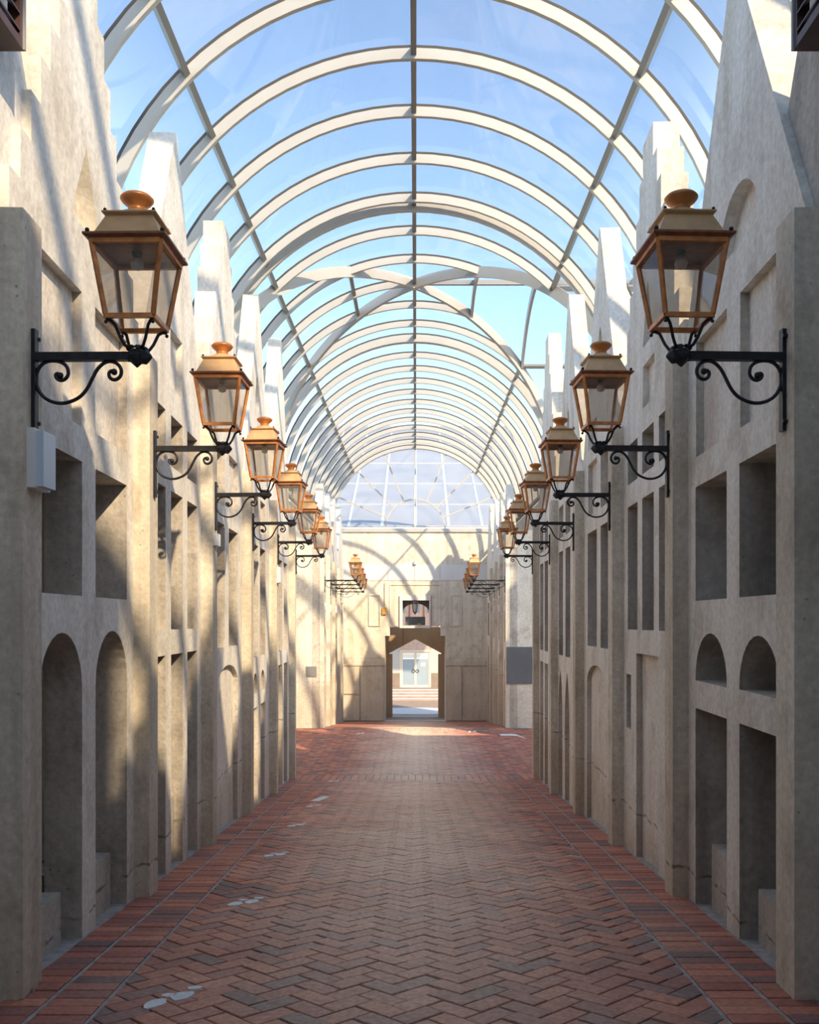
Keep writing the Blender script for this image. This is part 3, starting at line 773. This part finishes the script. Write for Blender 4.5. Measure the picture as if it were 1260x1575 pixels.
# framed window above the doorway
wf = empty('window_2', (0, 0, 0)); tag(wf, 'square white framed window above the doorway', 'window', kind='structure')
ew('window_frame', [[(-24,-11), (23.6,-11), (23.6,39), (-24,39)], [(-19.6,-7.4), (21.6,-7.4), (21.6,31.6), (-19.6,31.6)]], -0.9, 0.12, M['stone_white'], wf)
ew('side_trim', [[(23.6,-11), (24.6,-11), (24.6,39), (23.6,39)]], -0.2, 0.13, M['rust'], wf)
lp = [(-20,32), (-20,17)]+[(20.5*math.cos(math.pi-math.pi*i/16)+0.8, 13+14*math.sin(math.pi*i/16)) for i in range(17)]+[(22,17), (22,32)]
ew('arched_spandrel', [lp], -0.75, -0.65, M['dark_grey'], wf)
sg = ew('sign_panel', [[(-15.5,-6.5), (15.5,-6.5), (15.5,6.5), (-15.5,6.5)]], -0.62, -0.55, M['dark_grey'], None); tag(sg, 'dark grey panel at the foot of the white framed window', 'panel')
m = MB(); m.box((CXM+2.9*Q, YE+0.40, EYE-8.2*Q), (CXM+8.8*Q, YE+0.52, EYE-4.0*Q)); o = m.build('junction_box', M['orange']); tag(o, 'small ochre box standing in the white framed window', 'box')

# courtyard and building behind
cf = MB(); cf.box((-9, YE+0.02, EYE-6.1), (9, 66, EYE-5.655)); o = cf.build('courtyard_floor', M['courtyard']); tag(o, 'buff paved courtyard floor beyond the doorway', 'floor', kind='structure')
m = MB(); n = 40
m.add([(CXM+3.0*math.cos(2*math.pi*i/n), 56.6+2.05*math.sin(2*math.pi*i/n), EYE-5.66) for i in range(n)]+[(CXM+3.0*math.cos(2*math.pi*i/n), 56.6+2.05*math.sin(2*math.pi*i/n), EYE-5.645) for i in range(n)],
      [tuple(range(n, 2*n))]+[(i, (i+1) % n, n+(i+1) % n, n+i) for i in range(n)])
o = m.build('paving_circle', M['stone_white']); tag(o, 'white stone circle laid in the courtyard paving', 'paving')
m = MB(); m.box((-3, 53.15, EYE-5.66), (3, 53.35, EYE-5.64)); o = m.build('paving_strip', M['stone_white']); tag(o, 'thin white strip across the courtyard paving', 'paving')
st = empty('courtyard_steps', (0, 63.5, EYE-5.65)); tag(st, 'white edged steps below the glazed double door', 'steps')
for i in range(4):
    m = MB(); m.box((-4, i*0.32, 0), (4, 3.05, (i+1)*0.185)); t = m.build('step', M['courtyard'], st)
    m = MB(); m.box((-4.01, i*0.32-0.02, (i+1)*0.185-0.05), (4.01, i*0.32+0.10, (i+1)*0.185+0.004)); m.build('nosing', M['stone_white'], t)
    
YB = 66.6; ZD = EYE-5.65+0.74
bld = empty('courtyard_building', (0, YB, ZD)); tag(bld, 'white and pink courtyard building with a glazed double door', 'building')
def bb(name, x0, x1, z0, z1, y0, y1, mat, parent=bld):
    m = MB(); m.box((CXM+x0, y0, z0), (CXM+x1, y1, z1)); return m.build(name, M[mat], parent)
for o_ in ():
    pass
def bpart(name, x0, x1, z0, z1, y0, y1, mat, parent=None):
    m = MB(); m.box((CXM+x0, y0, z0-ZD), (CXM+x1, y1, z1-ZD)); o = m.build(name, M[mat], parent or bld); return o
e = EYE
bpart('dado', -5, -1.15, ZD-.1, ZD+1.05, 0.0, .35, 'brown_wall'); bpart('dado', 1.15, 5, ZD-.1, ZD+1.05, 0.0, .35, 'brown_wall')
bpart('wall', -5, -1.15, ZD+1.05, e-1.15, 0.0, .35, 'white_wall'); bpart('wall', 1.15, 5, ZD+1.05, e-1.15, 0.0, .35, 'white_wall')
bpart('canopy', -1.15, 1.15, ZD+2.62, ZD+2.75, -0.1, .35, 'beige_steel')
bpart('transom', -1.15, 1.15, ZD+2.75, e-1.0, 0.05, .3, 'roof_reflection')  # roof reflection in the transom, painted as a flat colour
bpart('upper_wall', -5, 5, e-1.0, e+3.2, 0.0, .35, 'pink_wall')
for x in (-3.4, -2.3, -1.25, -0.2, 0.85, 1.9, 2.95):
    w = bpart('window', x, x+.5, e+.6, e+2.6, -0.03, 0.02, 'shutter_trim'); 
    bpart('pane', x+.05, x+.45, e+.65, e+2.55, -0.045, -0.02, 'blue_pane', w)
for x in (-2.6, -1.5, -0.45, 0.6, 1.1, 1.65, 2.6):
    bpart('drainpipe', x, x+.06, e-1.0, e+3.2, -0.09, -0.02, 'rust')
dr = empty('door_1', (CXM, YB, ZD)); tag(dr, 'beige framed glazed double door at the top of the steps', 'door', kind='structure')
def dpart(name, x0, x1, z0, z1, y0, y1, mat, parent=None):
    m = MB(); m.box((x0, y0, z0), (x1, y1, z1)); return m.build(name, M[mat], parent or dr)
dpart('jamb', -1.15, -1.02, 0, 2.62, 0, .2, 'beige_steel'); dpart('jamb', 1.02, 1.15, 0, 2.62, 0, .2, 'beige_steel'); dpart('lintel', -1.02, 1.02, 2.5, 2.62, 0, .2, 'beige_steel')
for s in (-1, 1):
    xa, xb = (-1.02, -0.0) if s < 0 else (0.0, 1.02)
    lf = dpart('door_leaf', xa, xb, 0.02, 0.17, .05, .12, 'beige_steel')
    dpart('stile', xa, xa+.09, .17, 2.5, .05, .12, 'beige_steel', lf); dpart('stile', xb-.09, xb, .17, 2.5, .05, .12, 'beige_steel', lf)
    dpart('pane', xa+.09, xb-.09, .17, 2.1, .08, .10, 'door_pane', lf); dpart('top_pane', xa+.09, xb-.09, 2.14, 2.48, .08, .10, 'stone_white', lf)
    m = MB(); m.tube([(s*0.14+0.11*math.cos(2*math.pi*i/16), 0.02, 1.2+0.11*math.sin(2*math.pi*i/16)) for i in range(17)], 0.018, 6, False); m.build('handle', M['iron'], lf, True)
m = MB(); m.box((.40, .06, 1.55), (.72, .075, 1.80)); m.build('notice', M['paint_white'], dr)

# glazed roof of the building seen through the fan window
gr = empty('glazed_roof', (CXM, 54.4, EYE+5.7)); tag(gr, 'sloping white barred glazed roof seen through the fan window', 'roof')
y_dir = Vector((0, 13.0, 6.1)); y_dir.normalize()
nb = 2.03
def gp(u, v): return Vector((u*nb, 0, 0))+y_dir*v
gup = Vector((0, -y_dir.z, y_dir.y))
VR = [0, 4.3, 9.0, 14.3, 20.0, 26.5]
for u in range(-4, 5): MB().bar(gp(u, 0), gp(u, VR[-1]), 0.10, gup, 0.10).build('bar', M['roof_bar'], gr)
for v in VR: MB().bar(gp(-4, v), gp(4, v), 0.09, gup, 0.09).build('cross_bar', M['roof_bar'], gr)
for u in range(-4, 4):
    for a, b in zip(VR[:-1], VR[1:]):
        q = [gp(u+.035, a+.07), gp(u+.965, a+.07), gp(u+.965, b-.07), gp(u+.035, b-.07)]
        MB().add([p for p in q]+[p-gup*0.03 for p in q], [(0,1,2,3),(7,6,5,4),(0,4,5,1),(1,5,6,2),(2,6,7,3),(3,7,4,0)]).build('pane', M['milky_glass'], gr)

# ================================================================== LANTERNS
def scroll_pts(kx=1.0):
    raw = [(252,1172),(236,1160),(224,1170),(232,1192),(255,1202),(282,1192),(300,1163),(292,1120),(258,1092),(210,1083),(165,1090),(128,1118),(107,1165),(106,1220),(128,1275),(165,1313),(215,1335),(270,1340),(325,1326),(375,1298),(415,1252),(447,1190),(478,1135),(515,1100),(552,1088),(590,1098),(618,1126),(624,1160),(610,1188),(582,1200),(556,1188),(548,1162),(562,1146),(580,1152)]
    pts = [((x-95)*0.000933*kx+0.012, 0, (1060-y)*0.000933) for x, y in raw]
    # smooth with Catmull-Rom
    out = []
    for i in range(len(pts)-1):
        p0, p1, p2, p3 = [Vector(pts[max(0, min(len(pts)-1, i+d))]) for d in (-1, 0, 1, 2)]
        for k in range(3):
            t = k/3; out.append(0.5*((2*p1)+(p2-p0)*t+(2*p0-5*p1+4*p2-p3)*t*t+(3*p1-p0-3*p2+p3)*t**3))
    out.append(Vector(pts[-1])); return out
def make_lantern(arm, kx):
    root = empty('wall_lantern', (0, 0, 0))
    I, Cc = M['iron'], M['copper']
    MB().box((0.001, -.024, -.42), (.024, .024, .155)).build('wall_plate', I, root)
    for z in (.11, -.37):
        m = MB(); m.tube([(.0, .035, z), (.03, .035, z)], .012, 6); m.build('bolt', I, root)
    MB().box((.024, -.022, -.023), (arm-.03, .022, .023)).build('arm', I, root)
    sp = scroll_pts(kx); m = MB(); m.tube(sp, .0105, 7); m.ball(sp[0], .019); m.ball(sp[-1], .019); m.build('scroll', I, root, True)
    m = MB(); m.lathe([(.004, -.062), (.05, -.02), (.055, .0), (.045, .028), (.028, .04)], 6, (arm, 0, 0)); m.tube([(arm-.05, 0, 0), (arm+.055, 0, 0), (arm+.085, 0, -.005)], [.03, .046, .006], 6); m.build('knuckle', I, root)
    m = MB(); m.tube([(arm+.05*math.cos(2*math.pi*i/14), .05*math.sin(2*math.pi*i/14), .042) for i in range(15)], .012, 6, False); m.build('ring', I, root, True)
    for sx in (-1, 1):
        for sy in (-1, 1):
            q = [(.04, .04, .042), (.052, .052, .05), (.070, .070, .085), (.082, .082, .12), (.092, .092, .15), (.110, .110, .168), (.128, .128, .172)]
            m = MB(); m.tube([(arm+sx*a, sy*b, c) for a, b, c in q], .0095, 6); m.ball((arm+sx*.130, sy*.130, .155), .011, 6, 4); m.build('support_leg', I, root, True)
    hb, ht, z0, z1 = .132, .190, .175, .585
    fr = MB()
    for (a, b) in (((-hb,-hb),(hb,-hb)),((hb,-hb),(hb,hb)),((hb,hb),(-hb,hb)),((-hb,hb),(-hb,-hb))):
        fr.bar((arm+a[0], a[1], z0+.012), (arm+b[0], b[1], z0+.012), .022, (0, 0, 1), .026)
    fr.build('base_frame', Cc, root)
    for sx in (-1, 1):
        for sy in (-1, 1):
            m = MB(); m.bar((arm+sx*hb, sy*hb, z0+.02), (arm+sx*ht, sy*ht, z1), .022, (0, 0, 1)); m.build('corner_bar', Cc, root)
    tp = MB()
    for (a, b) in (((-ht,-ht),(ht,-ht)),((ht,-ht),(ht,ht)),((ht,ht),(-ht,ht)),((-ht,ht),(-ht,-ht))):
        tp.bar((arm+a[0], a[1], z1-.008), (arm+b[0], b[1], z1-.008), .024, (0, 0, 1), .026)
    tp.build('top_frame', Cc, root)
    g0, g1 = hb-.004, ht-.006
    cs = [(-1,-1),(1,-1),(1,1),(-1,1)]
    for i in range(4):
        a, b = cs[i], cs[(i+1) % 4]
        MB().add([(arm+a[0]*g0, a[1]*g0, z0+.025), (arm+b[0]*g0, b[1]*g0, z0+.025), (arm+b[0]*g1, b[1]*g1, z1-.02), (arm+a[0]*g1, a[1]*g1, z1-.02)], [(0,1,2,3)]).build('pane', M['lamp_glass'], root)
    ev = MB(); ev.frustum(.585, .196, .600, .226, arm); ev.frustum(.600, .226, .612, .226, arm); eo = ev.build('eave', M['eave'], root)
    for sx in (-1, 1):
        for sy in (-1, 1): MB().ball((arm+sx*.205, sy*.205, .628), .013, 8, 5).build('eave_ball', I, eo, True)
    rf = MB(); rf.frustum(.612, .186, .742, .130, arm); rf.build('roof', M['roof_copper'], root)
    sl = MB(); sl.frustum(.742, .133, .752, .149, arm); sl.frustum(.752, .149, .760, .149, arm); so = sl.build('roof_slab', M['roof_copper'], root)
    for sx in (-1, 1):
        for sy in (-1, 1): MB().ball((arm+sx*.134, sy*.134, .770), .010, 8, 5).build('slab_ball', I, so, True)
    m = MB(); m.lathe([(.125, .758), (.122, .772), (.098, .79), (.072, .802), (.058, .812)], 24, (arm, 0, 0)); m.build('collar', M['roof_copper'], root, True)
    m = MB(); m.lathe([(.055, .81), (.048, .826), (.052, .842), (.078, .862), (.092, .880), (.093, .888), (.080, .902), (.045, .913), (.004, .917)], 24, (arm, 0, 0)); m.build('cap', M['cap_copper'], root, True)
    m = MB(); m.lathe([(.028, .59), (.028, .57), (.02, .56)], 10, (arm, 0, 0)); k = m.build('socket', I, root)
    m = MB(); m.lathe([(.015, .56), (.03, .545), (.038, .52), (.03, .495), (.004, .485)], 12, (arm, 0, 0)); m.build('bulb', M['bulb'], root, True)
    return root
def copy_tree(o, parent=None):
    c = o.copy(); COL.objects.link(c)
    if parent: c.parent = parent
    for ch in list(o.children): copy_tree(ch, c)
    return c
short = make_lantern(.595, 1.0); long_ = make_lantern(1.08, 1.85)
used = set()
ordw = ['nearest', 'second', 'third', 'fourth', 'fifth', 'sixth']
extra = {(-1,0): 'its bracket above the white emergency light', (1,0): 'beside the semicircular blind window', (-1,1): 'in front of the first pointed gable', (1,1): 'before the stepped gable',
         (-1,2): 'its bracket above a small white box', (1,2): 'below the lancet gable', (-1,3): 'between the third and fifth lanterns', (1,3): 'between the third and fifth lanterns',
         (-1,4): 'its bracket above a tall white box', (1,4): 'just before the crossing', (-1,5): 'at the last pillar before the crossing', (1,5): 'at the last pillar before the crossing'}
for side in (-1, 1):
    sname = 'left' if side < 0 else 'right'
    for lst, pr, grp in ((PD, short, 'copper wall lanterns before the crossing'), (FD, long_, 'long armed copper lanterns beyond the crossing')):
        for i, d in enumerate(lst):
            if pr.name not in used: o = pr; used.add(pr.name)
            else: o = copy_tree(pr)
            dd = d+PTH/2
            o.location = (wall_x(side, dd), dd*S, EYE+(0.852 if lst is PD else 0.80)*S)
            rz = -math.atan(K) if side < 0 else math.pi+math.atan(K)
            o.rotation_euler = (0, 0, rz+random.uniform(-.03, .03))
            if lst is PD: tag(o, '%s copper wall lantern on the %s wall, %s' % (ordw[i], sname, extra[(side, i)]), 'lantern', grp)
            else: tag(o, '%s long armed copper lantern on the %s wall beyond the crossing' % (ordw[i], sname), 'lantern', grp)
# hanging lantern in the white framed window
hl = empty('hanging_lantern', (CXM-0.02, YE-0.02, EYE+1.02)); tag(hl, 'dark hanging lantern in front of the white framed window', 'lantern')
m = MB(); m.lathe([(.012, .36), (.05, .34), (.02, .30), (.03, .26), (.13, .12), (.22, -.02), (.22, -.06), (.18, -.07)], 6); m.build('roof', M['shutter'], hl)
for i in range(6):
    a = 2*math.pi*i/6; m = MB(); m.bar((.17*math.cos(a), .17*math.sin(a), -.07), (.10*math.cos(a), .10*math.sin(a), -.52), .03); m.build('corner_bar', M['shutter'], hl)
for i in range(6):
    a, b = 2*math.pi*i/6, 2*math.pi*(i+1)/6
    MB().add([(.16*math.cos(a), .16*math.sin(a), -.07), (.16*math.cos(b), .16*math.sin(b), -.07), (.095*math.cos(b), .095*math.sin(b), -.52), (.095*math.cos(a), .095*math.sin(a), -.52)], [(0,1,2,3)]).build('pane', M['lamp_glass'], hl)
m = MB(); m.lathe([(.02, -.68), (.035, -.62), (.10, -.55), (.11, -.52)], 6); m.build('base', M['shutter'], hl)
m = MB(); m.tube([(0, 0, .35), (0, 0, .44), (0, .25, .46)], .018, 6); m.build('hanger', M['shutter'], hl)

# ================================================================== FITTINGS
def wall_box(name, side, d0, d1, z0, z1, thick, mat, label, cat, cover=None, off=0.0):
    root = empty(name, (wall_x(side, (d0+d1)/2, off), (d0+d1)/2*S, EYE+z0*S)); tag(root, label, cat)
    w = (d1-d0)*S; h = (z1-z0)*S; s = -side
    m = MB(); a, b = sorted((0.0, s*thick*0.55)); m.box((a, -w/2, 0), (b, w/2, h)); m.build('housing', M[mat], root)
    a, b = sorted((s*thick*0.55, s*thick)); m = MB(); m.box((a, -w*0.36, h*0.03), (b, w*0.42, h*0.97)); o = m.build('cover', M[cover or mat], root)
    return root
wall_box('emergency_light', -1, 2.86, 2.985, .425, .615, .085, 'plastic', 'white emergency light box with a clear cover on the nearest left pillar', 'light box', 'plastic_clear')
wall_box('junction_box', -1, 6.03, 6.15, .505, .59, .05, 'plastic', 'small white box under the third lantern bracket of the left wall', 'box')
wall_box('junction_box', -1, 9.70, 9.85, .41, .585, .06, 'plastic', 'tall white box under the fifth lantern bracket of the left wall', 'box')
for side in (-1, 1):
    for i, d in enumerate(FD):
        wall_box('junction_box', side, d+.03, d+.13, .20, .36, .05, 'plastic', '%s small white box below the lanterns on the %s wall beyond the crossing' % (ordw[i], 'left' if side < 0 else 'right'), 'box')
def plaque(name, x0, x1, z0, z1, y, t, mat, label, cat):
    m = MB(); m.box((x0, y-t, z0), (x1, y, z1)); o = m.build(name, M[mat]); tag(o, label, cat); return o
yc = D_FLAT1*S; q = yc/FPX
plaque('plaque', -169*q, -153*q, EYE-86*q, EYE-70*q, yc-.003, .03, 'plaque_light', 'pale grey plaque on the left wall of the crossing', 'plaque')
plaque('display_panel', wall_x(1, D_FLAT1)+.03, 180*q, EYE-97*q, EYE-40*q, yc-.003, .05, 'plaque', 'large grey panel on the right wall of the crossing', 'panel')
plaque('plaque', CXM+51*Q, CXM+71*Q, EYE-116*Q, EYE-107*Q, YE-.05, .03, 'plaque', 'small dark grey plaque on the end wall right of the doorway', 'plaque')
plaque('meter_box', CXM-51*Q, CXM-44.2*Q, EYE+10*Q, EYE+20*Q, YE, .12, 'orange', 'ochre box on the end wall left of the white framed window', 'box')
plaque('conduit', CXM-48*Q, CXM-47.2*Q, EYE+24*Q, EYE+58*Q, YE, .03, 'rust', 'thin rust coloured conduit rising above the ochre box', 'pipe')
sp_ = MB(); sp_.lathe([(.10, 0), (.07, .08), (.09, .14), (.02, .2)], 10, (CXM-0.2*Q, YE-.12, EYE+87*Q)); o = sp_.build('spotlight', M['plastic']); tag(o, 'small white spotlight on the ledge of the end wall band', 'spotlight')

# louvred shutters on the house fronts beside the camera
for side in (-1, 1):
    sname = 'left' if side < 0 else 'right'
    rt = empty('louvred_shutter', (wall_x(side, 2.4, 0.03), 2.4*S, EYE+1.815*S)); tag(rt, 'brown louvred shutter high on the %s house front beside the camera' % sname, 'shutter', 'louvred shutters')
    s = -side
    y0, y1, h = -0.5*S, 0.47*S, 1.3*S
    xa, xb = sorted((s*0.0, s*-0.07))
    for (a, b) in ((y1-.05, y1), (y0, y0+.05)): MB().box((xa, a, 0), (xb, b, h)).build('stile', M['shutter'], rt)
    e0, e1 = sorted((s*0.0, s*0.012))
    MB().box((e0, y1-.018, 0), (e1, y1, h)).build('edge_strip', M['shutter_trim'], rt)
    MB().box((xa, y0+.05, 0), (xb, y1-.05, .05)).build('bottom_rail', M['shutter'], rt)
    z = .08
    while z < h:
        m = MB(); m.add([(xa, y0+.05, z+(.0 if side > 0 else .07)), (xb, y0+.05, z+(.07 if side > 0 else .0)), (xb, y1-.05, z+(.07 if side > 0 else 0)), (xa, y1-.05, z+(0 if side > 0 else .07))]+[(xa, y0+.05, z+.012+(.0 if side > 0 else .07)), (xb, y0+.05, z+.012+(.07 if side > 0 else .0)), (xb, y1-.05, z+.012+(.07 if side > 0 else 0)), (xa, y1-.05, z+.012+(0 if side > 0 else .07))],
                        [(0,3,2,1),(4,5,6,7),(0,1,5,4),(1,2,6,5),(2,3,7,6),(3,0,4,7)]); m.build('slat', M['shutter'], rt)
        z += .095
    a, b = sorted((s*-.07, s*-.30)); MB().box((a, y0, .0), (b, y1, .03)).build('underside_board', M['shutter'], rt)

# ================================================================== FLOOR MARKINGS
def blob(cx, cy, rx, ry, ang, z=0.017, n=14, wob=0.12):
    vs = []
    for i in range(n):
        a = 2*math.pi*i/n; r = 1+random.uniform(-wob, wob)
        x, y = rx*r*math.cos(a), ry*r*math.sin(a)
        vs.append((cx+x*math.cos(ang)-y*math.sin(ang), cy+x*math.sin(ang)+y*math.cos(ang)))
    return vs
def flat(mb, pts, h=0.0205):
    n = len(pts)
    mb.add([(x, y, fz(y)+0.006) for x, y in pts]+[(x, y, fz(y)+h) for x, y in pts], [tuple(range(n, 2*n))]+[(i, (i+1) % n, n+(i+1) % n, n+i) for i in range(n)])
def ground(px, py):
    D = F0/((py-955)/FPX-FK) if py > 1200 else 2.1*FPX/(py-955)
    return ((px-640)*D/FPX*S, D*S)
prints = [((241,1546),(282,1534)), ((363,1392),(388,1389)), ((414,1318),(432,1316)), ((449,1272),(463,1270)), ((476,1242),(489,1240)), ((508,1203),(518,1202.5)), ((551,1129),(557,1128.5)), ((722,1126),(730,1125.5))]
where = ['nearest the camera', 'second from the camera', 'third from the camera', 'fourth from the camera', 'beside the white rectangle', 'by the cross course', 'in the crossing left of centre', 'in the crossing right of centre']
for i, (a, b) in enumerate(prints):
    for j, pp in enumerate((a, b)):
        x, y = ground(*pp); k = 1.0
        rt = empty('painted_footprint', (0, 0, 0)); tag(rt, 'white painted shoe print, %s one of the pair %s' % ('left' if j == 0 else 'right', where[i]), 'footprint', 'white shoe prints on the brick floor')
        an = 0.55
        m = MB(); flat(m, blob(x, y-.03, .052*k, .080*k, -0.35)); m.build('sole', M['paint_white'], rt)
        m = MB(); flat(m, blob(x+.036*k, y+.115*k, .042*k, .030*k, 0.1)); m.build('heel', M['paint_white'], rt)
x, y = ground(493, 1230)
m = MB(); flat(m, [(x-.14, y-.42), (x+.02, y-.42), (x+.14, y+.42), (x-.02, y+.42)]); o = m.build('painted_rectangle', M['paint_white']); tag(o, 'worn white painted rectangle between the shoe prints', 'marking')
x0, y0 = ground(770, 1131.5); x1, y1 = ground(808, 1136)
m = MB(); flat(m, [(x0, y0-.12), (x0+.5, y0-.16), (x1, y1-.08), (x1, y1+.05), (x0+.5, y0+.26), (x0, y0+.28)]); o = m.build('painted_arrow', M['paint_white']); tag(o, 'white painted arrow on the brick floor right of the crossing', 'marking')
